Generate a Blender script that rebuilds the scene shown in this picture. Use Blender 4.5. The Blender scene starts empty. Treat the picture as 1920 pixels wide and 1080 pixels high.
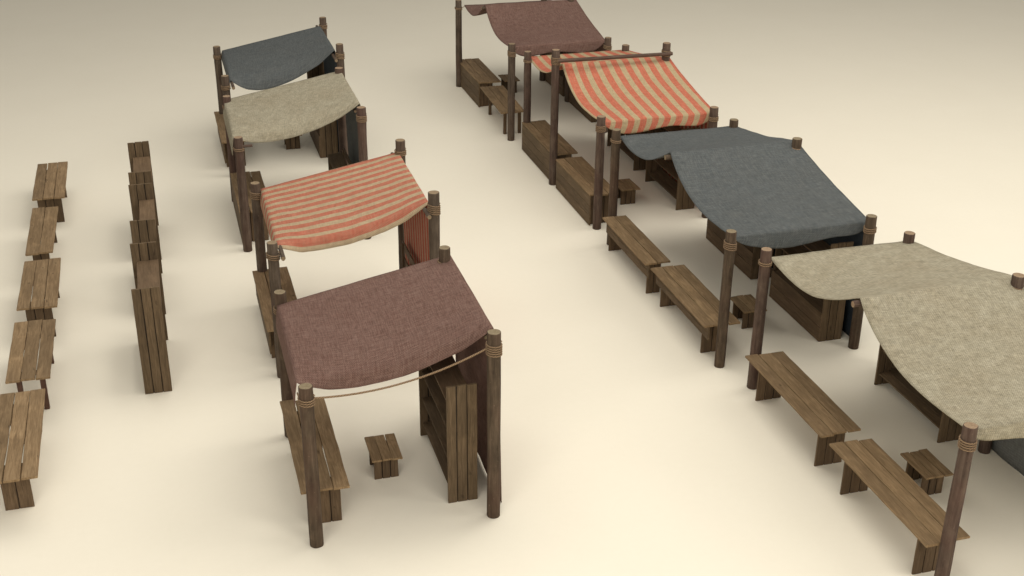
import bpy, math, random
from mathutils import Vector, Matrix, noise

scene = bpy.context.scene
col = scene.collection
PI = math.pi
rng = random.Random(11)

# ----------------------------------------------------------------------------- render / view
scene.render.engine = 'CYCLES'
scene.render.resolution_x, scene.render.resolution_y = 1024, 576
vs = scene.view_settings
vs.view_transform = 'Standard'
vs.look = 'None'
vs.exposure = 0.0
vs.gamma = 1.0
vs.use_curve_mapping = False

# ----------------------------------------------------------------------------- materials
def new_mat(name):
    m = bpy.data.materials.new(name)
    m.use_nodes = True
    nt = m.node_tree
    for n in list(nt.nodes):
        nt.nodes.remove(n)
    out = nt.nodes.new('ShaderNodeOutputMaterial')
    b = nt.nodes.new('ShaderNodeBsdfPrincipled')
    nt.links.new(b.outputs['BSDF'], out.inputs['Surface'])
    b.inputs['Specular IOR Level'].default_value = 0.25
    return m, nt, b

class NT:
    """small node-graph helper"""
    def __init__(s, nt):
        s.nt = nt
    def n(s, t, **kw):
        n = s.nt.nodes.new(t)
        for k, v in kw.items():
            setattr(n, k, v)
        return n
    def set(s, sock, v):
        if hasattr(v, 'is_output') or isinstance(v, bpy.types.NodeSocket):
            s.nt.links.new(v, sock)
        else:
            sock.default_value = v
    def math(s, op, a, b=0.0, c=None, clamp=False):
        n = s.n('ShaderNodeMath', operation=op)
        n.use_clamp = clamp
        s.set(n.inputs[0], a); s.set(n.inputs[1], b)
        if c is not None:
            s.set(n.inputs[2], c)
        return n.outputs[0]
    def uv(s):
        return s.n('ShaderNodeUVMap', uv_map='UVMap').outputs['UV']
    def obj(s):
        return s.n('ShaderNodeTexCoord').outputs['Object']
    def attr(s, name):
        return s.n('ShaderNodeAttribute', attribute_name=name).outputs['Fac']
    def sep(s, v):
        n = s.n('ShaderNodeSeparateXYZ'); s.set(n.inputs[0], v)
        return n.outputs
    def comb(s, x, y, z=0.0):
        n = s.n('ShaderNodeCombineXYZ')
        s.set(n.inputs[0], x); s.set(n.inputs[1], y); s.set(n.inputs[2], z)
        return n.outputs[0]
    def noise(s, vec, scale, detail=4.0, rough=0.55, dist=0.0):
        n = s.n('ShaderNodeTexNoise')
        s.set(n.inputs['Vector'], vec)
        n.inputs['Scale'].default_value = scale
        n.inputs['Detail'].default_value = detail
        n.inputs['Roughness'].default_value = rough
        n.inputs['Distortion'].default_value = dist
        return n.outputs['Fac']
    def ramp(s, fac, stops):
        n = s.n('ShaderNodeValToRGB')
        s.set(n.inputs[0], fac)
        e = n.color_ramp.elements
        while len(e) > len(stops):
            e.remove(e[-1])
        while len(e) < len(stops):
            e.new(0.5)
        for el, (p, c) in zip(e, stops):
            el.position = p
            el.color = (*c, 1.0) if len(c) == 3 else c
        return n.outputs['Color']
    def mix(s, fac, a, b, blend='MIX'):
        n = s.n('ShaderNodeMix', data_type='RGBA', blend_type=blend)
        s.set(n.inputs[0], fac)
        for i, v in ((6, a), (7, b)):
            if isinstance(v, tuple):
                v = (*v, 1.0) if len(v) == 3 else v
            s.set(n.inputs[i], v)
        return n.outputs[2]
    def maprange(s, v, a, b, c, d):
        n = s.n('ShaderNodeMapRange')
        s.set(n.inputs[0], v)
        for i, q in enumerate((a, b, c, d)):
            n.inputs[i + 1].default_value = q
        return n.outputs[0]
    def bump(s, h, strength, dist):
        n = s.n('ShaderNodeBump')
        n.inputs['Strength'].default_value = strength
        n.inputs['Distance'].default_value = dist
        s.set(n.inputs['Height'], h)
        return n.outputs['Normal']

def wood(name, dark, mid, light, tint=(1, 1, 1), scale=1.0):
    """sawn timber: grain runs along UV.x (metres), every plank has its own rnd value"""
    m, nt, b = new_mat(name)
    g = NT(nt)
    uv = g.sep(g.uv())
    r = g.attr('rnd')
    off = g.math('MULTIPLY', r, 61.0)
    u = g.math('ADD', uv[0], off)
    v = g.math('ADD', uv[1], off)
    grain = g.noise(g.comb(g.math('MULTIPLY', u, 2.2 * scale), g.math('MULTIPLY', v, 26.0 * scale), off), 1.0, 6.0, 0.62, 0.8)
    fibre = g.noise(g.comb(g.math('MULTIPLY', u, 5.0 * scale), g.math('MULTIPLY', v, 120.0 * scale), off), 1.0, 3.0, 0.6, 0.2)
    blot = g.noise(g.comb(g.math('MULTIPLY', u, 2.4 * scale), g.math('MULTIPLY', v, 5.0 * scale), off), 1.0, 3.0, 0.6, 0.4)
    knot = g.noise(g.comb(g.math('MULTIPLY', u, 4.0 * scale), g.math('MULTIPLY', v, 9.0 * scale), g.math('ADD', off, 7.3)), 1.0, 2.0, 0.5, 0.3)
    f = g.math('ADD', g.math('MULTIPLY', grain, 0.62), g.math('MULTIPLY', fibre, 0.38))
    c = g.ramp(f, [(0.30, dark), (0.50, mid), (0.70, light)])
    c = g.mix(g.maprange(blot, 0.35, 0.72, 0.0, 0.55), c, tuple(x * 0.62 for x in mid))
    c = g.mix(g.maprange(blot, 0.22, 0.42, 0.35, 0.0), c, tuple(a * k for a, k in zip(light, (1.1, 1.06, 1.0))))
    c = g.mix(g.maprange(knot, 0.70, 0.78, 0.0, 0.75), c, tuple(x * 0.55 for x in dark))
    br = g.maprange(r, 0.0, 1.0, 0.84, 1.16)
    c = g.mix(1.0, c, g.comb(br, br, br), 'MULTIPLY')
    c = g.mix(1.0, c, tint, 'MULTIPLY')
    g.set(b.inputs['Base Color'], c)
    b.inputs['Roughness'].default_value = 0.78
    g.set(b.inputs['Normal'], g.bump(f, 0.45, 0.012))
    return m

def bark(name, dark, mid, light):
    """peeled round pole: streaks along its length, blotches, a little reddish wear"""
    m, nt, b = new_mat(name)
    g = NT(nt)
    uv = g.sep(g.uv())
    r = g.attr('rnd')
    off = g.math('MULTIPLY', r, 43.0)
    st = g.noise(g.comb(g.math('MULTIPLY', uv[0], 1.6), g.math('MULTIPLY', uv[1], 22.0), off), 1.0, 5.0, 0.65, 0.6)
    bl = g.noise(g.comb(g.math('MULTIPLY', uv[0], 3.5), g.math('MULTIPLY', uv[1], 6.0), off), 1.0, 5.0, 0.65, 0.5)
    f = g.math('ADD', g.math('MULTIPLY', st, 0.6), g.math('MULTIPLY', bl, 0.4))
    c = g.ramp(f, [(0.33, dark), (0.50, mid), (0.68, light)])
    red = g.noise(g.comb(g.math('MULTIPLY', uv[0], 1.1), g.math('MULTIPLY', uv[1], 2.0), g.math('ADD', off, 3.0)), 1.0, 3.0, 0.6)
    c = g.mix(g.maprange(red, 0.45, 0.70, 0.0, 0.45), c, (mid[0] * 1.15, mid[1] * 0.82, mid[2] * 0.85))
    sc = g.noise(g.comb(g.math('MULTIPLY', uv[0], 26.0), g.math('MULTIPLY', uv[1], 34.0), off), 1.0, 2.0, 0.5)
    c = g.mix(g.maprange(sc, 0.68, 0.78, 0.0, 0.45), c, tuple(min(1, x * 1.9) for x in light))
    g.set(b.inputs['Base Color'], c)
    b.inputs['Roughness'].default_value = 0.8
    g.set(b.inputs['Normal'], g.bump(f, 0.5, 0.015))
    return m

def endgrain(name, c0, c1):
    m, nt, b = new_mat(name)
    g = NT(nt)
    o = g.sep(g.uv())
    d = g.math('SQRT', g.math('ADD', g.math('MULTIPLY', o[0], o[0]), g.math('MULTIPLY', o[1], o[1])))
    w = g.noise(g.comb(o[0], o[1], 0.3), 22.0, 4.0, 0.6)
    ring = g.math('SINE', g.math('ADD', g.math('MULTIPLY', d, 420.0), g.math('MULTIPLY', w, 9.0)))
    f = g.math('ADD', g.math('MULTIPLY', ring, 0.18), w)
    g.set(b.inputs['Base Color'], g.ramp(f, [(0.3, c0), (0.72, c1)]))
    b.inputs['Roughness'].default_value = 0.85
    return m

PITCH = 0.030
def cloth(name, base, thread, stripes=None, hem=None, mottle=0.35, weave=0.30, speck=0.13):
    """woven canvas.  UV in metres, UV.x counts across the stripes"""
    m, nt, b = new_mat(name)
    g = NT(nt)
    uvv = g.uv()
    uv = g.sep(uvv)
    wob = g.noise(uvv, 3.0, 3.0, 0.6)
    wu = g.math('ADD', uv[0], g.math('MULTIPLY', wob, 0.02))
    wv = g.math('ADD', uv[1], g.math('MULTIPLY', wob, 0.02))
    su = g.math('SINE', g.math('MULTIPLY', wu, 2 * PI / PITCH))
    sv = g.math('SINE', g.math('MULTIPLY', wv, 2 * PI / PITCH))
    wv_ = g.math('MULTIPLY', su, sv)                                   # over-under
    stu = g.noise(g.comb(g.math('MULTIPLY', uv[0], 3.0), g.math('MULTIPLY', uv[1], 58.0)), 1.0, 4.0, 0.65)
    stv = g.noise(g.comb(g.math('MULTIPLY', uv[0], 58.0), g.math('MULTIPLY', uv[1], 3.0), 4.0), 1.0, 4.0, 0.65)
    thr = g.math('ADD', g.math('MULTIPLY', stu, 0.5), g.math('MULTIPLY', stv, 0.5))
    mot = g.noise(uvv, 6.0, 5.0, 0.65)
    big = g.noise(uvv, 1.3, 3.0, 0.6)
    if stripes:
        red, period, h0, h1 = stripes
        fr = g.math('FRACT', g.math('DIVIDE', g.math('SUBTRACT', wu, 0.012 + h0), period))
        on = g.math('LESS_THAN', fr, 0.54)
        wide = g.math('LESS_THAN', uv[0], h1)
        on = g.math('MAXIMUM', on, wide)
        inhem = g.math('LESS_THAN', uv[0], h0)
        on = g.math('MULTIPLY', on, g.math('SUBTRACT', 1.0, inhem))
        c = g.mix(on, base, red)
    else:
        c = g.mix(0.0, base, base)
    c = g.mix(g.maprange(thr, 0.40, 0.60, 0.0, weave), c, thread)
    c = g.mix(g.maprange(mot, 0.35, 0.70, 0.0, mottle), c, g.mix(1.0, c, (0.66, 0.64, 0.60), 'MULTIPLY'))
    c = g.mix(g.maprange(big, 0.40, 0.70, 0.0, mottle * 0.8), c, g.mix(1.0, c, (0.86, 0.80, 0.74), 'MULTIPLY'))
    th1 = g.noise(g.comb(g.math('MULTIPLY', uv[0], 9.0), g.math('MULTIPLY', uv[1], 76.0), 9.0), 1.0, 2.0, 0.6)
    th2 = g.noise(g.comb(g.math('MULTIPLY', uv[0], 76.0), g.math('MULTIPLY', uv[1], 9.0), 2.0), 1.0, 2.0, 0.6)
    k = g.math('ADD', g.maprange(wv_, -1.0, 1.0, -0.22, 0.22), g.math('ADD', g.maprange(th1, 0.33, 0.67, 0.50 - speck, 0.50 + speck), g.maprange(th2, 0.33, 0.67, 0.50 - speck, 0.50 + speck)))
    c = g.mix(1.0, c, g.comb(k, k, k), 'MULTIPLY')
    g.set(b.inputs['Base Color'], c)
    b.inputs['Roughness'].default_value = 0.92
    b.inputs['Specular IOR Level'].default_value = 0.1
    h = g.math('ADD', g.math('MULTIPLY', wv_, 0.6), thr)
    g.set(b.inputs['Normal'], g.bump(h, 0.35, 0.006))
    return m

def rope_mat(name, c0, c1):
    m, nt, b = new_mat(name)
    g = NT(nt)
    uv = g.sep(g.uv())
    s = g.math('SINE', g.math('MULTIPLY', g.math('ADD', g.math('MULTIPLY', uv[0], 26.0), g.math('MULTIPLY', uv[1], 3.0)), 2 * PI))
    n = g.noise(g.uv(), 40.0, 3.0, 0.6)
    f = g.math('ADD', g.math('MULTIPLY', s, 0.28), n)
    g.set(b.inputs['Base Color'], g.ramp(f, [(0.25, c0), (0.70, c1)]))
    b.inputs['Roughness'].default_value = 0.9
    g.set(b.inputs['Normal'], g.bump(s, 0.6, 0.006))
    return m

def ground_mat():
    m, nt, b = new_mat('pale_ground')
    g = NT(nt)
    o = g.obj()
    a = g.noise(o, 9.0, 6.0, 0.7)
    c = g.noise(o, 0.6, 3.0, 0.6)
    f = g.math('ADD', g.math('MULTIPLY', a, 0.5), g.math('MULTIPLY', c, 0.5))
    g.set(b.inputs['Base Color'], g.ramp(f, [(0.3, (0.865, 0.799, 0.662)), (0.7, (0.890, 0.825, 0.688))]))
    b.inputs['Roughness'].default_value = 1.0
    b.inputs['Specular IOR Level'].default_value = 0.0
    return m

W = {
    'table': wood('weathered_table_wood', (0.112, 0.0694, 0.0337), (0.239, 0.1553, 0.0791), (0.3735, 0.2595, 0.1449)),
    'leg':   wood('weathered_leg_wood', (0.0629, 0.0406, 0.0217), (0.1259, 0.0812, 0.0447), (0.1958, 0.1313, 0.0773)),
    'shelf': wood('weathered_shelf_wood', (0.0628, 0.0412, 0.0225), (0.1256, 0.0837, 0.0451), (0.2009, 0.1371, 0.0794)),
    'board': wood('smooth_board_wood', (0.08, 0.0506, 0.0265), (0.1441, 0.0914, 0.0498), (0.2028, 0.1344, 0.0785)),
    'gap_shade': wood('painted_gap_shade_wood', (0.010, 0.007, 0.004), (0.016, 0.011, 0.007), (0.024, 0.017, 0.011)),  # near-black, paints the shade seen in gaps between upright boards
    'post':  wood('reddish_post_wood', (0.052, 0.0275, 0.0192), (0.1014, 0.0525, 0.036), (0.1495, 0.0825, 0.0564)),
}
P = {
    'olive': bark('olive_brown_pole', (0.0341, 0.0218, 0.0131), (0.0788, 0.0545, 0.0341), (0.1444, 0.1007, 0.0656)),
    'red':   bark('reddish_brown_pole', (0.0376, 0.0229, 0.0163), (0.0893, 0.0587, 0.0425), (0.1468, 0.1045, 0.075)),
    'grey':  bark('greyish_brown_pole', (0.0375, 0.0263, 0.0187), (0.09, 0.065, 0.045), (0.1525, 0.115, 0.0825)),
}
CUT = {
    'olive': endgrain('pale_olive_cut_end', (0.16, 0.12, 0.068), (0.29, 0.23, 0.145)),
    'red':   endgrain('pinkish_cut_end', (0.20, 0.130, 0.078), (0.36, 0.255, 0.160)),
    'grey':  endgrain('tan_cut_end', (0.18, 0.125, 0.072), (0.32, 0.235, 0.145)),
}
ROPE = rope_mat('twisted_hemp_rope', (0.13, 0.080, 0.045), (0.37, 0.250, 0.148))
RED = (0.480, 0.115, 0.068)
CREAM = (0.415, 0.318, 0.185)
CL = {
    'plum':  cloth('plum_brown_canvas', (0.138, 0.076, 0.060), (0.245, 0.160, 0.130), mottle=0.30, weave=0.60, speck=0.15),
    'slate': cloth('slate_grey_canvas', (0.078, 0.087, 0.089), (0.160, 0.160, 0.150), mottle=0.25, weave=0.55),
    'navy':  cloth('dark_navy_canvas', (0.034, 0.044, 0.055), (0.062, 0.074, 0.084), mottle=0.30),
    'grey':  cloth('mid_grey_canvas', (0.150, 0.155, 0.148), (0.220, 0.220, 0.205), mottle=0.25, weave=0.5),
    'beige': cloth('beige_canvas', (0.322, 0.286, 0.203), (0.440, 0.400, 0.312), mottle=0.60, weave=0.45, speck=0.17),
    'stripe_left': cloth('red_striped_canvas', (0.410, 0.310, 0.195), (0.46, 0.35, 0.23), stripes=((0.420, 0.122, 0.078), 0.2333, 0.085, 0.245), mottle=0.34, weave=0.30),
    'stripe_right': cloth('bold_red_striped_canvas', CREAM, (0.52, 0.42, 0.28), stripes=(RED, 0.262, 0.050, 0.215), mottle=0.25, weave=0.26),
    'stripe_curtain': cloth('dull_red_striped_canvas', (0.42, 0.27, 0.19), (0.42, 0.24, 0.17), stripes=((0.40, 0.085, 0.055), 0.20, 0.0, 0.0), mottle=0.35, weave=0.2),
}

# ----------------------------------------------------------------------------- mesh collector
class MB:
    def __init__(s):
        s.v = []; s.f = []; s.uv = []; s.r = []; s.m = []; s.sm = []
    def face(s, idx, uvs, rnd, mat=0, smooth=False):
        s.f.append(idx); s.uv.append(uvs); s.r.append(rnd); s.m.append(mat); s.sm.append(smooth)
    def plank(s, p0, p1, wdir, width, thick, rough=0.003, seg=None, mat=0, ch=0.005):
        """one sawn board from p0 to p1 (end centres), chamfered, edges slightly uneven"""
        p0 = Vector(p0); p1 = Vector(p1)
        ax = p1 - p0; L = ax.length; ax.normalize()
        w = Vector(wdir); w = (w - ax * w.dot(ax)).normalized()
        n = ax.cross(w).normalized()
        if seg is None:
            seg = max(2, min(10, int(L / 0.22)))
        hw, ht = width / 2, thick / 2
        ch = min(ch, ht * 0.6)
        prof = [(-hw + ch, -ht), (hw - ch, -ht), (hw, -ht + ch), (hw, ht - ch), (hw - ch, ht), (-hw + ch, ht), (-hw, ht - ch), (-hw, -ht + ch)]
        per = [0]
        for i in range(8):
            a, b = prof[i], prof[(i + 1) % 8]
            per.append(per[-1] + math.hypot(a[0] - b[0], a[1] - b[1]))
        rnd = rng.random()
        base = len(s.v)
        for k in range(seg + 1):
            t = k / seg
            e1, e2 = rng.uniform(-rough, rough), rng.uniform(-rough, rough)
            c = p0 + ax * (L * t)
            if k in (0, seg):
                c = c + ax * rng.uniform(-rough, rough)
            for (a, b) in prof:
                s.v.append(c + w * (a + (e1 if a > 0 else e2)) + n * b)
        for k in range(seg):
            for i in range(8):
                j = (i + 1) % 8
                a = base + k * 8
                s.face((a + i, a + 8 + i, a + 8 + j, a + j)[::-1],
                       [(L * k / seg, per[i]), (L * (k + 1) / seg, per[i]), (L * (k + 1) / seg, per[i + 1]), (L * k / seg, per[i + 1])][::-1], rnd, mat)
        for k, flip in ((0, True), (seg, False)):
            idx = [base + k * 8 + i for i in range(8)]
            u = [(0.05 * pr[1] + 3.0, pr[0]) for pr in prof]
            if flip:
                idx = idx[::-1]; u = u[::-1]
            s.face(tuple(idx), u, min(1.0, rnd * 0.3 + 0.75), mat)
    def tube(s, pts, rad, n=8, cap=True, mat=0, rnd=None):
        pts = [Vector(p) for p in pts]
        rnd = rng.random() if rnd is None else rnd
        base = len(s.v)
        prev = None
        dist = 0.0; ds = [0.0]
        for i in range(1, len(pts)):
            dist += (pts[i] - pts[i - 1]).length; ds.append(dist)
        for i, p in enumerate(pts):
            t = (pts[min(i + 1, len(pts) - 1)] - pts[max(i - 1, 0)]).normalized()
            if prev is None:
                a = t.orthogonal().normalized()
            else:
                a = (prev - t * prev.dot(t)).normalized()
            prev = a
            b = t.cross(a)
            r = rad[i] if isinstance(rad, (list, tuple)) else rad
            for k in range(n):
                ang = 2 * PI * k / n
                s.v.append(p + (a * math.cos(ang) + b * math.sin(ang)) * r)
        for i in range(len(pts) - 1):
            for k in range(n):
                j = (k + 1) % n
                A = base + i * n
                s.face((A + k, A + j, A + n + j, A + n + k), [(ds[i], k / n), (ds[i], (k + 1) / n), (ds[i + 1], (k + 1) / n), (ds[i + 1], k / n)], rnd, mat, True)
        if cap:
            s.face(tuple(base + k for k in range(n))[::-1], [(0, 0)] * n, rnd, mat)
            e = base + (len(pts) - 1) * n
            s.face(tuple(e + k for k in range(n)), [(0, 0)] * n, rnd, mat)
    def pole(s, p0, p1, r0, r1, n=18, rings=12, wob=0.004, cap_mat=1):
        p0 = Vector(p0); p1 = Vector(p1)
        ax = (p1 - p0).normalized(); L = (p1 - p0).length
        a = Vector((1, 0, 0)) if abs(ax.x) < 0.9 else Vector((0, 1, 0))
        a = (a - ax * a.dot(ax)).normalized(); b = ax.cross(a)
        rnd = rng.random(); ph = rng.uniform(0, 50)
        base = len(s.v)
        lev = [0.0, 0.006 / L] + [i / rings for i in range(1, rings)] + [1 - 0.012 / L, 1 - 0.003 / L, 1.0]
        for q, t in enumerate(lev):
            r = r0 + (r1 - r0) * t
            if q == 0: r *= 0.95
            if q == len(lev) - 1: r *= 0.90
            if q == len(lev) - 2: r *= 0.965
            for k in range(n):
                ang = 2 * PI * k / n
                d = noise.noise(Vector((math.cos(ang) * 1.3 + ph, math.sin(ang) * 1.3, t * L * 1.6))) * wob * 2
                s.v.append(p0 + ax * (L * t) + (a * math.cos(ang) + b * math.sin(ang)) * (r + d))
        for q in range(len(lev) - 1):
            for k in range(n):
                j = (k + 1) % n
                A = base + q * n
                t0, t1 = lev[q] * L, lev[q + 1] * L
                s.face((A + k, A + j, A + n + j, A + n + k), [(t0, k / n * .56), (t0, (k + 1) / n * .56), (t1, (k + 1) / n * .56), (t1, k / n * .56)], rnd, 0, True)
        e = base + (len(lev) - 1) * n
        cu = [(math.cos(2 * PI * k / n) * r1, math.sin(2 * PI * k / n) * r1) for k in range(n)]
        s.face(tuple(e + k for k in range(n)), cu, rnd, cap_mat)
        s.face(tuple(base + k for k in range(n))[::-1], cu[::-1], rnd, cap_mat)
    def grid(s, rows, uvs, mat=0, rnd=0.5):
        nr, nc = len(rows), len(rows[0])
        base = len(s.v)
        for r in rows:
            s.v.extend(Vector(p) for p in r)
        for i in range(nr - 1):
            for j in range(nc - 1):
                a = base + i * nc + j
                s.face((a, a + 1, a + nc + 1, a + nc), [uvs[i][j], uvs[i][j + 1], uvs[i + 1][j + 1], uvs[i + 1][j]], rnd, mat, True)
    def build(s, name, mats, parent=None):
        me = bpy.data.meshes.new(name)
        off = Vector((0, 0, 0))
        me.from_pydata([tuple(v) for v in s.v], [], s.f)
        uvl = me.uv_layers.new(name='UVMap')
        li = 0
        flat = []
        for u in s.uv:
            for q in u:
                flat.extend(q)
        uvl.data.foreach_set('uv', flat)
        at = me.attributes.new('rnd', 'FLOAT', 'FACE')
        at.data.foreach_set('value', s.r)
        me.polygons.foreach_set('material_index', s.m)
        me.polygons.foreach_set('use_smooth', s.sm)
        for m in (mats if isinstance(mats, (list, tuple)) else [mats]):
            me.materials.append(m)
        me.update()
        o = bpy.data.objects.new(name, me)
        col.objects.link(o)
        if parent is not None:
            o.parent = parent
        return o

def thing(name, label, cat, loc, rz=0.0, group=None):
    o = bpy.data.objects.new(name, None)
    o.empty_display_size = 0.2
    o.location = loc
    o.rotation_euler = (0, 0, rz)
    col.objects.link(o)
    o['label'] = label; o['category'] = cat
    if group:
        o['group'] = group
    return o

U = lambda a, b: rng.uniform(a, b)

# ----------------------------------------------------------------------------- setting: one pale ground sheet
gm = MB()
S = 220.0
N = 8
rows = [[(-S + 2 * S * j / N, -S + 2 * S * i / N + 60, 0.0) for j in range(N + 1)] for i in range(N + 1)]
gm.grid(rows, [[(p[0], p[1]) for p in r] for r in rows])
ground = gm.build('ground', ground_mat())
ground['kind'] = 'structure'

# ----------------------------------------------------------------------------- furniture
def end_panel(t, x0, x1, y, h, n, mat, thick=0.032, lean=0.0):
    """upright boards side by side, one mesh"""
    mb = MB()
    w = (x1 - x0) / n
    for i in range(n):
        xc = x0 + w * (i + 0.5)
        mb.plank((xc, y, 0.0), (xc + U(-.003, .003), y + U(-.003, .003), h + U(-.004, .004)), (1, 0, 0), w - U(0.009, 0.016), thick, 0.0025)
    mb.plank(((x0 + x1) / 2, y, 0.004), ((x0 + x1) / 2, y, h - 0.012), (1, 0, 0), (x1 - x0) - 0.03, 0.010, 0.0, mat=1, ch=0.002)  # backing strip, coloured dark to paint shade into the seams
    return mb.build('end_panel', [mat, W['gap_shade']], t)

def make_table(name, label, cat, x, y, W_, L_, h, group, planks=3, leg_in=(0.27, 0.27), leg_x=None, nleg=2,
               style='panel', front=None, rz=0.0, top_mat=None, stagger=0.02, gap=0.012, thick=0.034, leg_mat=None):
    """plank-topped table; (x, y) is the left near corner of the top, W_ across, L_ along"""
    t = thing(name, label, cat, (x, y, 0), rz, group)
    top_mat = top_mat or W['table']; leg_mat = leg_mat or W['leg']
    mb = MB()
    w = W_ / planks
    for i in range(planks):
        xc = w * (i + 0.5)
        s0, s1 = U(-stagger, stagger), U(-stagger, stagger)
        sk = U(-gap, gap) * 0.6
        mb.plank((xc - sk, s0, h - thick / 2 + U(-.003, .003)), (xc + sk, L_ + s1, h - thick / 2 + U(-.003, .003)), (1, 0, 0), w - gap * U(0.6, 1.2), thick, 0.004)
    mb.build('tabletop' if cat != 'stool' else 'seat', top_mat, t)
    lx0, lx1 = leg_x if leg_x else (0.10, W_ - 0.10)
    hl = h - thick - 0.002
    ya, yb = leg_in[0], L_ - leg_in[1]
    if style == 'panel':
        end_panel(t, lx0, lx1, ya, hl, nleg, leg_mat)
        end_panel(t, lx0, lx1, yb, hl, nleg, leg_mat)
    else:
        for yy in (ya, yb):
            for xx in (lx0 + .035, lx1 - .035):
                mb = MB()
                mb.plank((xx, yy, 0), (xx, yy, hl - 0.05), (1, 0, 0), 0.075, 0.075, 0.002, ch=0.006)
                mb.build('leg', leg_mat, t)
        for yy in (ya, yb):
            mb = MB()
            mb.plank((lx0 - .03, yy, hl - 0.025), (lx1 + .03, yy, hl - 0.025), (0, 1, 0), 0.085, 0.045, 0.002)
            mb.build('bearer', leg_mat, t)
    if style == 'panel' and cat != 'stool':
        for yy in (ya + .045, yb - .045):
            mb = MB()
            mb.plank((lx0 - .02, yy, hl - 0.024), (lx1 + .03, yy, hl - 0.024), (0, 1, 0), 0.05, 0.04, 0.002)
            mb.build('bearer', leg_mat, t)
    if front == 'full':
        mb = MB()
        z = 0.012; hh = (hl - z) / 3
        for i in range(3):
            mb.plank((lx0 - .022, 0.01, z + hh * (i + .5)), (lx0 - .022, L_ - 0.01, z + hh * (i + .5)), (0, 0, 1), hh - 0.006, 0.032, 0.002)
        mb.build('front_panel', W['shelf'], t)
    elif front:
        z0 = front
        mb = MB()
        n = 2 if hl - z0 > 0.24 else 1
        hh = (hl - z0) / n
        for i in range(n):
            mb.plank((lx0 - .022, 0.04, z0 + hh * (i + .5)), (lx0 - .022, L_ - 0.04, z0 + hh * (i + .5)), (0, 0, 1), hh - 0.004, 0.03, 0.003)
        mb.build('front_apron', W['shelf'], t)
    return t

def make_shelf(label, x, y, group, boxed=False, L_=1.81, D=0.425, h=1.81, top_in=0.075, rz=0.0):
    """tall stall shelf: two plank end panels, three tilted display boards, one flat top board; open side faces -x"""
    t = thing('display_shelf', label, 'shelf', (x, y, 0), rz, group)
    end_panel(t, 0, D, 0.018, h, 3, W['shelf'], 0.034)
    end_panel(t, 0, D, L_ - 0.018, h, 3, W['shelf'], 0.034)
    a, b = 0.040, L_ - 0.040
    for z in ((0.525, 1.02, 1.40) if boxed else (0.205, 0.63, 1.08)):
        mb = MB()
        dx, dz = 0.165, 0.022
        xs = 0.012 if boxed and z < 0.6 else 0.045
        mb.plank((xs + dx / 2, a, z + dz / 2), (xs + dx / 2, b, z + dz / 2), (dx, 0, dz), 0.17, 0.026, 0.002)
        mb.plank((xs + dx + .090, a, z + dz + 0.022), (xs + dx + .090, b, z + dz + 0.022), (0.18, 0, 0.04), 0.178, 0.026, 0.002)
        mb.build('shelf_board', W['board'] if boxed else W['shelf'], t)
    if not boxed:
        mb = MB()
        w = D - top_in - 0.005
        mb.plank((top_in + w / 2, a, 1.49), (top_in + w / 2, b, 1.49), (1, 0, 0), w, 0.028, 0.002)
        mb.build('top_board', W['board'], t)
    else:
        mb = MB()
        for i in range(2):
            mb.plank((0.0, 0.0, 0.14 + 0.272 * i), (0.0, L_, 0.14 + 0.272 * i), (0, 0, 1), 0.264, 0.030, 0.002)
        mb.build('front_panel', W['leg'], t)
    return t

def make_slat_rack(label, x, y, group, L_=1.81, D=0.44, zb=1.03, zslat=(0.82, 1.12)):
    """lower display stand: short end panels, one sloping board, two upright slats along the back"""
    t = thing('slatted_stand', label, 'display stand', (x, y, 0), 0, group)
    end_panel(t, 0, D - 0.09, 0.05, zb - 0.03, 2, W['shelf'], 0.034)
    end_panel(t, 0, D - 0.09, L_ - 0.05, zb - 0.03, 2, W['shelf'], 0.034)
    mb = MB()
    mb.plank((0.155, 0.0, zb), (0.155, L_, zb), (0.30, 0, 0.03), 0.31, 0.028, 0.003)
    mb.build('shelf_board', W['shelf'], t)
    for yy in (0.10, L_ - 0.10):
        mb = MB()
        mb.plank((D - 0.045, yy, 0.0), (D - 0.045, yy, zslat[1] + 0.05), (0, 1, 0), 0.06, 0.034, 0.002)
        mb.build('back_post', W['leg'], t)
    for z in zslat:
        mb = MB()
        mb.plank((D - 0.015, 0.0, z), (D - 0.015, L_, z), (0, 0, 1), 0.14, 0.024, 0.003)
        mb.build('back_slat', W['leg'], t)
    return t

# --- far-left row of five plank tables
GT = 'plank tables standing in a row on the far left'
make_table('plank_table', 'wide three plank table with broad end boards, cut off by the left picture edge', 'table', -2.745, 14.83, 0.645, 2.36, 0.70, GT,
           leg_in=(0.39, 0.30), leg_x=(0.115, 0.492), nleg=2)
make_table('plank_table', 'three plank table on four thin reddish legs, second from the front of its row', 'table', -2.690, 17.55, 0.640, 1.98, 0.70, GT,
           leg_in=(0.30, 0.20), leg_x=(0.115, 0.520), style='posts', leg_mat=W['post'])
make_table('plank_table', 'middle table of the far left row, three planks on three board ends', 'table', -2.690, 20.03, 0.640, 2.00, 0.70, GT,
           leg_in=(0.27, 0.18), leg_x=(0.100, 0.530), nleg=3)
make_table('plank_table', 'narrow table topped by only two planks, second from the back of its row', 'table', -2.690, 22.36, 0.490, 2.28, 0.70, GT,
           planks=2, leg_in=(0.27, 0.16), leg_x=(0.085, 0.390), nleg=2)
make_table('plank_table', 'farthest table of the far left row with ragged plank ends and jutting bearers', 'table', -2.725, 25.15, 0.632, 2.14, 0.70, GT,
           leg_in=(0.42, 0.30), leg_x=(0.05, 0.535), nleg=3, stagger=0.045)

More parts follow.
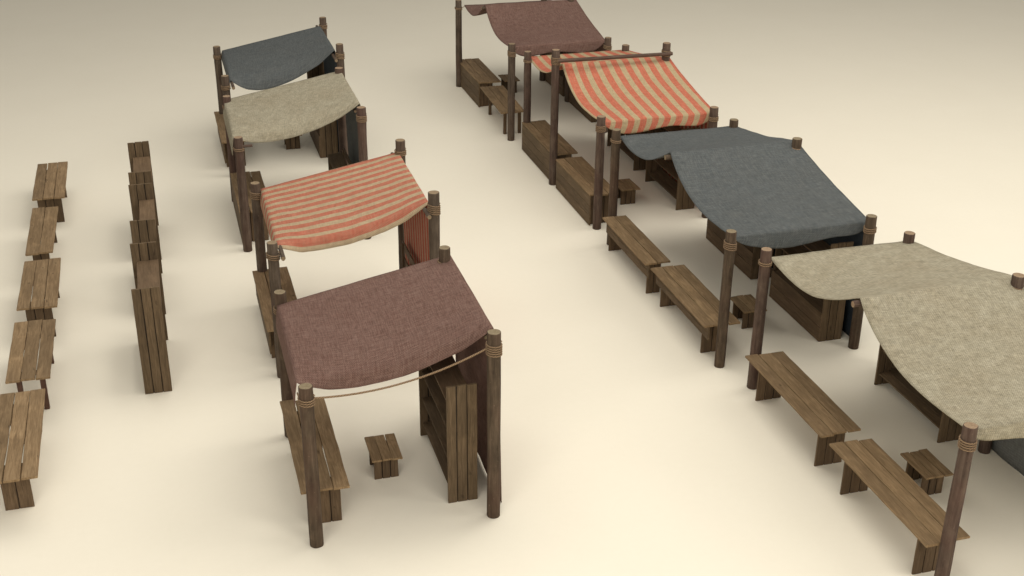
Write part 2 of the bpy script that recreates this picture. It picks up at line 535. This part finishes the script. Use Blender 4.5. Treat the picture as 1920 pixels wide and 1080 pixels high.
# --- free-standing row of three tall shelves
GS = 'tall shelves standing free between the tables and the left stalls'
make_shelf('tall plank shelf at the front of the free standing shelf row', -0.765, 17.885, GS)
make_shelf('middle one of the three free standing plank shelves', -0.758, 20.665, GS, top_in=0.15)
make_shelf('rearmost of the three free standing plank shelves', -0.758, 23.095, GS, L_=1.80)

# --- furniture of the left row of small stalls
GF = 'plank counters along the fronts of the small left stalls'
make_table('counter_table', 'three plank counter at the open front of the plum brown roped stall', 'table', 1.150, 13.55, 0.640, 2.36, 0.70, GF,
           leg_in=(0.275, 0.28), leg_x=(0.110, 0.545), nleg=3)
make_table('counter_table', 'counter with a hanging front apron under the small red striped stall', 'table', 1.200, 18.20, 0.630, 2.38, 0.70, GF,
           leg_in=(0.37, 0.25), leg_x=(0.070, 0.53), nleg=3, front=0.24)
make_table('counter_table', 'counter boarded to the ground in front of the small beige stall', 'table', 1.215, 23.40, 0.640, 2.28, 0.70, GF,
           leg_in=(0.14, 0.25), leg_x=(0.050, 0.55), nleg=3, front='full')
make_table('counter_table', 'counter under the grey awning at the far end of the left row', 'table', 1.190, 27.75, 0.630, 2.35, 0.70, GF,
           leg_in=(0.30, 0.25), leg_x=(0.080, 0.53), nleg=3, front=0.18)

GL = 'tall shelves at the back of the market stalls'
make_shelf('tall shelf with three slanting boards inside the plum brown roped stall', 3.130, 13.800, GL, top_in=0.05)
GR = 'low slatted stands at the back of the small left stalls'
make_slat_rack('slatted stand half hidden behind the small red striped awning', 3.42, 18.30, GR, D=0.42, zb=0.45, zslat=(0.83, 1.12))
make_slat_rack('slatted stand below the right end of the small beige awning', 3.245, 23.50, GR, D=0.37, zb=1.06, zslat=(0.85, 1.13))
make_shelf('box fronted tall shelf under the small grey awning', 3.452, 28.10, GL, boxed=True)

GO = 'low plank stools inside the stalls'
def stool(label, x, y, rz=0.0):
    return make_table('plank_stool', label, 'stool', x, y, 0.435, 0.63, 0.385, GO, planks=3, leg_in=(0.125, 0.125), leg_x=(0.040, 0.390), nleg=3,
                      rz=rz, stagger=0.012, gap=0.010, thick=0.03)
stool('low stool standing in the middle of the plum brown roped stall', 2.232, 14.515)
stool('low stool seen below the sagging edge of the small beige awning', 2.695, 28.80)
stool('low stool behind the table on four posts in the farthest right stall', 9.020, 31.95)
stool('low stool next to the boarded counter of the striped right stall', 9.205, 23.40)
stool('low stool behind the near table of the big grey stall', 9.205, 17.385)
stool('low stool beside the nearest long table of the big beige stall', 9.400, 12.135)

# --- furniture of the right row of large stalls
GB = 'plank tables along the fronts of the large right stalls'
make_table('long_table', 'nearest long three plank table in the lower right corner', 'table', 8.285, 10.49, 0.645, 2.325, 0.69, GB,
           leg_in=(0.30, 0.23), leg_x=(0.113, 0.545), nleg=3)
make_table('long_table', 'farther of the two open legged tables before the big beige stall', 'table', 8.265, 13.06, 0.655, 2.37, 0.69, GB,
           leg_in=(0.255, 0.225), leg_x=(0.128, 0.570), nleg=3)
make_table('long_table', 'near apron fronted table of the big grey stall, passing behind its pole', 'table', 8.065, 16.53, 0.645, 2.35, 0.69, GB,
           leg_in=(0.355, 0.20), leg_x=(0.130, 0.520), nleg=2, front=0.40)
make_table('long_table', 'narrow two plank table with a front board at the big grey stall', 'table', 8.030, 19.07, 0.500, 2.30, 0.69, GB,
           planks=2, leg_in=(0.195, 0.10), leg_x=(0.125, 0.400), nleg=2, front=0.37)
make_table('boarded_counter', 'near boarded counter of the red striped right stall', 'table', 8.185, 22.55, 0.620, 2.27, 0.69, GB,
           leg_in=(0.12, 0.12), leg_x=(0.050, 0.52), nleg=3, front='full')
make_table('boarded_counter', 'far boarded counter of the red striped right stall', 'table', 8.200, 25.11, 0.600, 2.39, 0.69, GB,
           leg_in=(0.12, 0.12), leg_x=(0.040, 0.50), nleg=3, front='full')
make_table('boarded_counter', 'boarded counter with overhanging top in the farthest right stall', 'table', 8.035, 30.98, 0.620, 2.34, 0.69, GB,
           leg_in=(0.12, 0.12), leg_x=(0.050, 0.42), nleg=3, front='full')
make_table('post_table', 'plank table on four square posts in the farthest right stall', 'table', 7.905, 28.33, 0.625, 2.25, 0.69, GB,
           leg_in=(0.42, 0.22), leg_x=(0.18, 0.62), style='posts', rz=-0.030)

make_shelf('tall shelf under the big beige canopy, half hidden by its cloth edge', 10.455, 13.375, GL)
make_shelf('box fronted shelf showing between the big grey and beige canopies', 10.312, 16.715, GL, boxed=True, L_=1.84)
make_shelf('box fronted shelf under the middle of the big grey canopy', 10.292, 19.30, GL, boxed=True, L_=2.04)
make_shelf('tall shelf behind the stool of the red striped right stall', 10.280, 22.91, GL)
make_shelf('tall shelf under the far slope of the red striped right canopy', 10.280, 25.43, GL)
make_shelf('box fronted shelf at the near back corner of the farthest right stall', 10.520, 29.05, GL, boxed=True)
make_shelf('box fronted shelf at the far back corner of the farthest right stall', 10.520, 31.40, GL, boxed=True)

# ----------------------------------------------------------------------------- stalls
def add_pole(t, o, x, y, h, kind, r=0.089, lash=None, turns=3, lean=(0, 0)):
    mb = MB()
    mb.pole((x - o.x, y - o.y, 0), (x + lean[0] - o.x, y + lean[1] - o.y, h), r, r * U(0.95, 1.0))
    p = mb.build('pole', [P[kind], CUT[kind]], t)
    if lash:
        mb = MB()
        rr = 0.0105
        pts = []
        n = int(turns * 20)
        tilt = U(-.012, .012)
        for i in range(n + 1):
            a = 2 * PI * i / 20
            f = i / n
            pts.append((x - o.x + lean[0] * lash / h + (r + 0.008) * math.cos(a), y - o.y + lean[1] * lash / h + (r + 0.008) * math.sin(a),
                        lash - rr * 3.1 * turns * (f - 0.5) + tilt * math.cos(a)))
        mb.tube(pts, rr, 7)
        q = mb.build('rope_lashing', ROPE, p)
    return p

def add_beam(t, o, p0, p1, kind, r=0.038):
    mb = MB()
    q0 = Vector(p0) - Vector((o.x, o.y, 0)); q1 = Vector(p1) - Vector((o.x, o.y, 0))
    mb.pole(q0, q1, r, r * 0.93, n=12, rings=8, wob=0.003)
    return mb.build('beam', [P[kind], CUT[kind]], t)

def finish_cloth(ob, thick=0.010):
    s = ob.modifiers.new('thickness', 'SOLIDIFY')
    s.thickness = thick
    s.offset = 0.0
    return ob

def wrinkle(p, amp, f=2.2):
    q = Vector(p)
    return amp * (noise.noise(q * f) + 0.5 * noise.noise(q * f * 2.3 + Vector((5, 1, 3))))

def arc_uv(rows, along_rows_first):
    """UV in metres from accumulated arc length; returns (across rows, along row)"""
    nr, nc = len(rows), len(rows[0])
    R = [[0.0] * nc for _ in range(nr)]
    C = [[0.0] * nc for _ in range(nr)]
    for i in range(nr):
        for j in range(1, nc):
            C[i][j] = C[i][j - 1] + (Vector(rows[i][j]) - Vector(rows[i][j - 1])).length
    for j in range(nc):
        for i in range(1, nr):
            R[i][j] = R[i - 1][j] + (Vector(rows[i][j]) - Vector(rows[i - 1][j])).length
    if along_rows_first:
        return [[(R[i][j], C[i][j]) for j in range(nc)] for i in range(nr)]
    return [[(C[i][j], R[i][j]) for j in range(nc)] for i in range(nr)]

def smooth(a, b, x):
    t = max(0.0, min(1.0, (x - a) / (b - a)))
    return t * t * (3 - 2 * t)

def canopy_small(t, o, mat, xf, xb, zf, zb, y_far_f, y_far_b, y_near_f, y_near_b, drop, valance, seed=0.0, hem=0.10):
    """single slope awning of the small stalls; rows run from the near edge to the far edge"""
    nv, nu, nval = 46, 44, 8
    W_ = xb - xf
    rows = []
    for i in range(nv + 1):
        v = 1 - i / nv                                     # 1 at near edge, 0 at far edge
        g = 0.62 * v ** 2.2 + 0.38 * smooth(0.80, 1.0, v)
        row = []
        for j in range(-nval, nu + 5):
            u = min(1.0, max(0.0, j / nu))
            yn = y_near_f + (y_near_b - y_near_f) * u
            yf = y_far_f + (y_far_b - y_far_f) * u
            y = yf + (yn - yf) * (1 - (1 - v) ** 1.0)
            hang = smooth(0.93, 1.0, v) * hem * min(1.0, math.sin(PI * min(1, max(0.0, u))) * 2.2)
            z = zf + (zb - zf) * u - drop(u) * g - hang
            y += hang * 0.55
            x = xf + W_ * u
            if j < 0:
                s = -j / nval
                L = valance(v)
                x = xf - 0.028 * math.sin(s * PI * 0.6) - 0.012 * s
                z = z - L * s
                y += 0.03 * s * (v - 0.5)
            if j > nu:
                s = (j - nu) / 4
                x += 0.022 * math.sin(s * PI * 0.5)
                z -= 0.11 * s
            w = wrinkle((x + seed, y, z), 0.010) * (0.4 + 0.6 * v)
            row.append((x - o.x, y - o.y, z + w))
        rows.append(row)
    mb = MB()
    mb.grid(rows, arc_uv(rows, True))
    ob = mb.build('canopy', mat, t)
    return finish_cloth(ob)

def canopy_large(t, o, mat, xf, xb, y_far, y_rid, y_near, zf_end, zf_rid, zb_end, zb_rid, sag_far=0.29, sag_near=0.31, hem=0.28, seed=0.0):
    """pitched canopy over a ridge beam; rows run front (xf) to back (xb) so that UV.x counts across the stripes"""
    nu = 40
    ts = [i / 26 for i in range(27)]
    rows = []
    for i in range(nu + 1):
        u = i / nu
        x = xf + (xb - xf) * u
        ze = zf_end + (zb_end - zf_end) * u
        zr = zf_rid + (zb_rid - zf_rid) * u
        k = 0.17 + 0.83 * (0.55 * (1 - u) ** 1.3 + 0.45 * (1 - smooth(0.0, 0.42, u)))
        row = []
        for q in ts:                                        # far end -> ridge
            y = y_far + (y_rid - y_far) * q
            z = ze + (zr - ze) * q - sag_far * k * math.sin(PI * q)
            z -= 0.012 * math.exp(-((1 - q) / 0.03) ** 2)
            row.append([x, y, z])
        for q in ts[1:]:                                    # ridge -> near end
            y = y_rid + (y_near - y_rid) * q
            z = zr + (ze - zr) * q - sag_near * k * math.sin(PI * q ** 0.75)
            z -= 0.012 * math.exp(-(q / 0.03) ** 2)
            row.append([x, y, z])
        he = hem * min(1.0, (1 - abs(2 * u - 1) ** 7)) * (0.85 + 0.15 * math.cos(u * 9 + seed))
        y0, z0 = row[-1][1], row[-1][2]
        for q in range(1, 9):                               # hanging near edge
            a = q / 8
            row.append([x, y0 - 0.03 * math.sin(a * PI * 0.5), z0 - he * a])
        for p in row:
            p[2] += wrinkle((p[0] + seed, p[1], p[2]), 0.010)
            p[0] -= o.x; p[1] -= o.y
        rows.append([tuple(p) for p in row])
    for q in range(1, 4):
        rows.append([(p[0] + 0.022 * math.sin(q / 3 * PI / 2), p[1], p[2] - 0.10 * q / 3) for p in rows[nu]])
    mb = MB()
    mb.grid(rows, arc_uv(rows, True))
    return finish_cloth(mb.build('canopy', mat, t))

def curtain(t, o, mat, x, y0, y1, ztop, zbot, seed=0.0):
    ny, nz = 60, 16
    rows = []
    for i in range(ny + 1):
        y = y0 + (y1 - y0) * i / ny
        row = []
        for j in range(nz + 1):
            f = j / nz
            z = ztop + (zbot - ztop) * f
            xx = x + 0.050 * f + 0.008 * f * math.sin(y * 4.2 + seed) + 0.004 * f * math.sin(y * 9.0 + seed * 2)
            z += 0.008 * f * math.sin(y * 3.1 + seed)
            row.append((xx - o.x, y - o.y, max(z, 0.004)))
        rows.append(row)
    mb = MB()
    mb.grid(rows, arc_uv(rows, True))
    return finish_cloth(mb.build('back_curtain', mat, t))

def catenary(p0, p1, sag, n=40):
    p0, p1 = Vector(p0), Vector(p1)
    return [p0.lerp(p1, i / n) - Vector((0, 0, sag * 4 * (i / n) * (1 - i / n))) for i in range(n + 1)]

def rope(t, o, p0, p1, sag, r=0.010):
    mb = MB()
    mb.tube([q - Vector((o.x, o.y, 0)) for q in catenary(p0, p1, sag)], r, 7)
    return mb.build('rope', ROPE, t)

sin = math.sin
GSM = 'small market stalls of the left row'
GLG = 'large market stalls of the right row'

# ---- left 1: plum brown, rope across the near side
o = Vector((2.47, 14.75, 0))
t = thing('market_stall', 'small stall under a plum brown cloth with a rope strung across its near side', 'market stall', o, 0, GSM)
for x, y, h, l, n in ((1.290, 13.372, 2.357, 2.160, 3), (3.662, 13.385, 2.770, 2.540, 5), (1.289, 16.10, 2.357, 2.09, 3), (3.664, 16.095, 2.770, 2.5, 4)):
    add_pole(t, o, x, y, h, 'olive', 0.0895, l, n)
canopy_small(t, o, CL['plum'], 1.235, 3.775, 2.205, 2.585, 15.99, 16.24, 13.90, 13.84,
             lambda u: 0.085 * (1 - u) + 0.27 * max(0.0, sin(PI * u ** 0.92)) ** 0.85, lambda v: 0.34, 1.0)
curtain(t, o, CL['plum'], 3.782, 13.62, 16.10, 2.53, 0.018, 0.6)
rope(t, o, (1.375, 13.372, 2.175), (3.575, 13.385, 2.55), 0.150, 0.0130)
rope(t, o, (1.235, 13.44, 2.13), (1.235, 13.92, 1.96), 0.03)
add_beam(t, o, (1.30, 14.12, 1.99), (1.30, 15.95, 2.09), 'olive', 0.03)
add_beam(t, o, (3.715, 13.95, 2.40), (3.715, 16.0, 2.47), 'olive', 0.03)

# ---- left 2: red striped
o = Vector((2.65, 19.25, 0))
t = thing('market_stall', 'small stall under a red and beige striped single slope awning', 'market stall', o, 0, GSM)
for x, y, h, l, n in ((1.380, 17.917, 2.34, 2.12, 3), (3.925, 17.945, 2.90, 2.63, 5), (1.378, 20.563, 2.34, 2.13, 4), (3.915, 20.545, 2.90, 2.68, 3)):
    add_pole(t, o, x, y, h, 'grey', 0.0885, l, n)
canopy_small(t, o, CL['stripe_left'], 1.475, 3.885, 2.20, 2.655, 20.62, 20.62, 18.10, 18.10,
             lambda u: 0.03 * (1 - u) + 0.20 * max(0.0, sin(PI * u)), lambda v: 0.26 - 0.10 * v, 2.0, hem=0.13)
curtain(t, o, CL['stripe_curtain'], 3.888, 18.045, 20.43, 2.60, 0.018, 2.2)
add_beam(t, o, (1.515, 17.72, 2.135), (1.515, 20.70, 2.10), 'grey', 0.036)
add_beam(t, o, (3.815, 17.78, 2.55), (3.815, 20.80, 2.57), 'grey', 0.036)

# ---- left 3: beige
o = Vector((2.48, 24.5, 0))
t = thing('market_stall', 'small stall under a mottled beige single slope awning', 'market stall', o, 0, GSM)
for x, y, h, l, n in ((1.304, 23.105, 2.335, 2.11, 2), (3.669, 23.131, 2.73, 2.52, 4), (1.303, 25.84, 2.335, 2.1, 2), (3.69, 25.99, 2.73, 2.5, 3)):
    add_pole(t, o, x, y, h, 'red', 0.0885, l, n)
canopy_small(t, o, CL['beige'], 1.250, 3.735, 2.20, 2.635, 26.0, 26.11, 23.76, 23.70,
             lambda u: 0.09 * (1 - u) + 0.24 * max(0.0, sin(PI * u ** 0.9)), lambda v: 0.36, 3.0)
curtain(t, o, CL['slate'], 3.742, 23.50, 25.80, 2.57, 0.018, 4.0)
add_beam(t, o, (1.40, 23.45, 1.95), (1.40, 25.9, 2.08), 'red', 0.03)
add_beam(t, o, (1.32, 23.12, 2.14), (1.56, 23.10, 2.15), 'red', 0.028)
add_beam(t, o, (3.66, 23.8, 2.44), (3.66, 25.95, 2.50), 'red', 0.03)

# ---- left 4: slate grey
o = Vector((2.66, 28.65, 0))
t = thing('market_stall', 'small stall under a dark grey awning, farthest of the left row', 'market stall', o, 0, GSM)
for x, y, h, l, n in ((1.385, 27.368, 2.34, 2.09, 3), (3.928, 27.40, 2.875, 2.62, 4), (1.387, 29.935, 2.34, 2.10, 3), (3.926, 29.97, 2.875, 2.66, 3)):
    add_pole(t, o, x, y, h, 'grey', 0.087, l, n)
canopy_small(t, o, CL['slate'], 1.515, 3.85, 2.20, 2.675, 30.05, 29.95, 27.58, 27.66,
             lambda u: 0.03 * (1 - u) + 0.36 * max(0.0, sin(PI * u ** 0.8)), lambda v: 0.18 - 0.05 * v, 4.0)
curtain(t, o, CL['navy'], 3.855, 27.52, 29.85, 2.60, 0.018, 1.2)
add_beam(t, o, (1.535, 27.18, 2.10), (1.535, 30.15, 2.11), 'grey', 0.036)
add_beam(t, o, (3.815, 27.22, 2.55), (3.815, 30.30, 2.59), 'grey', 0.036)

def large_stall(label, kind, cl, cur, x_f, x_b, y_n, y_r, y_f, xc_f, xc_b, yc_n, yc_r, yc_f, mid_front=False, h=2.40, h_mid=2.84, curx=None, seed=0.0, dxf=0.0, near_turns=4, ridge_front=0.0, hem=0.285):
    o = Vector(((x_f + x_b) / 2, y_r, 0))
    t = thing('market_stall', label, 'market stall', o, 0, GLG)
    hr = 3.06 if mid_front else h_mid
    add_pole(t, o, x_f, y_n, h, kind, 0.0885, 2.165, near_turns)
    add_pole(t, o, x_b, y_n, h, kind, 0.0885, 2.17, 3)
    add_pole(t, o, x_f + dxf, y_f, h, kind, 0.0885, 2.18, 2)
    add_pole(t, o, x_b + dxf, y_f, h, kind, 0.0885, 2.17, 2)
    add_pole(t, o, x_b + dxf / 2, y_r, hr, kind, 0.0885, hr - 0.22, 4)
    if mid_front:
        add_pole(t, o, x_f - 0.10, y_r + 0.04, hr, kind, 0.0885, 2.83, 5)
        add_beam(t, o, (x_f - 0.10, y_r - 0.11, 2.855), (x_b + 0.10, y_r - 0.11, 2.845), kind, 0.042)
    else:
        add_beam(t, o, (xc_f - 0.085, yc_r + 0.02, 2.635), (x_b + 0.02, yc_r - 0.02, 2.635), kind, 0.046)
    for px, cx in ((x_f, xc_f), (x_b, xc_b)):
        d = 0.09 if px < cx else 0.02
        rope(t, o, (px + d * 0.9, y_n + 0.05, 2.17), (cx + (0.02 if px < cx else -0.05), yc_n + 0.02, 2.185), 0.004, 0.008)
        rope(t, o, (px + dxf + d * 0.9, y_f + 0.02, 2.18), (cx + (0.02 if px < cx else -0.05), yc_f - 0.03, 2.20), 0.004, 0.008)
    canopy_large(t, o, CL[cl], xc_f, xc_b, yc_f, yc_r, yc_n, 2.215, 2.735, 2.225, 2.735, seed=seed, hem=hem)
    if cur:
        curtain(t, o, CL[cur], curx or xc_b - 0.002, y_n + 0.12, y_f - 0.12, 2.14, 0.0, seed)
    return t

large_stall('large pitched stall under a coarse pale beige canopy, cut off by the right picture edge', 'red', 'beige', 'grey',
            8.537, 10.99, 10.40, 13.01, 15.61, 8.645, 11.09, 10.57, 13.14, 15.70, seed=1.3, near_turns=4)
large_stall('large pitched stall under a slate grey canopy with a covered ridge', 'olive', 'slate', 'navy',
            8.320, 10.785, 16.39, 19.03, 21.56, 8.435, 10.88, 16.56, 19.20, 21.68, seed=2.7)
large_stall('large pitched stall under a bold red striped canopy with bare ridge pole', 'red', 'stripe_right', 'stripe_curtain',
            8.318, 10.745, 22.41, 25.04, 27.48, 8.385, 10.86, 22.60, 25.15, 27.70, mid_front=True, seed=3.9)
large_stall('large pitched stall under a plum brown canopy, farthest of the right row', 'grey', 'plum', 'plum',
            8.150, 10.577, 28.25, 30.95, 33.05, 8.215, 10.67, 28.68, 30.98, 33.2, seed=5.1, dxf=-0.13, h_mid=2.84)

# ----------------------------------------------------------------------------- camera
cam = bpy.data.cameras.new('camera')
cam.sensor_width = 36.0
cam.lens = 2351.98 / 1920 * 36.0
cam.clip_start = 0.1
cam.clip_end = 1000
co = bpy.data.objects.new('camera', cam)
pitch, yaw, roll = (math.radians(a) for a in (25.5130364, 16.20436195, 0.52706206))
fwd = Vector((math.sin(yaw) * math.cos(pitch), math.cos(yaw) * math.cos(pitch), -math.sin(pitch)))
right = Vector((math.cos(yaw), -math.sin(yaw), 0))
up = right.cross(fwd)
r2 = right * math.cos(roll) + up * math.sin(roll)
u2 = up * math.cos(roll) - right * math.sin(roll)
M = Matrix((r2, u2, -fwd)).transposed().to_4x4()
M.translation = Vector((0, 0, 10))
co.matrix_world = M
col.objects.link(co)
scene.camera = co

# ----------------------------------------------------------------------------- light: high soft lamps spread around, low ones added as fill, dim warm surround
w = bpy.data.worlds.new('World')
scene.world = w
w.use_nodes = True
bg = w.node_tree.nodes['Background']
bg.inputs[0].default_value = (1.0, 0.97, 0.90, 1)
bg.inputs[1].default_value = 0.31
def lamp(loc, energy, size, color=(1.0, 0.965, 0.895)):
    l = bpy.data.lights.new('soft_lamp', 'POINT')
    l.energy = energy
    l.color = color
    l.shadow_soft_size = size
    ob = bpy.data.objects.new('soft_lamp', l)
    ob.location = loc
    col.objects.link(ob)
lamp((5, 1, 16), 3320, 6.0)
lamp((-6, 1, 10), 3422, 4.0)  # low fill lamp, added to brighten under the canopies from the left
lamp((13, -5, 9), 2316, 4.0)  # added low fill from the camera side, lifts shade below the near canopy
lamp((21, 5, 10), 2316, 4.0)  # added low fill from the right, lifts shade below the right canopies
lamp((22, 21, 18), 4401, 7.0)
lamp((9, 18, 18), 5615, 8.0)
lamp((0, 24, 16), 2895, 6.0)
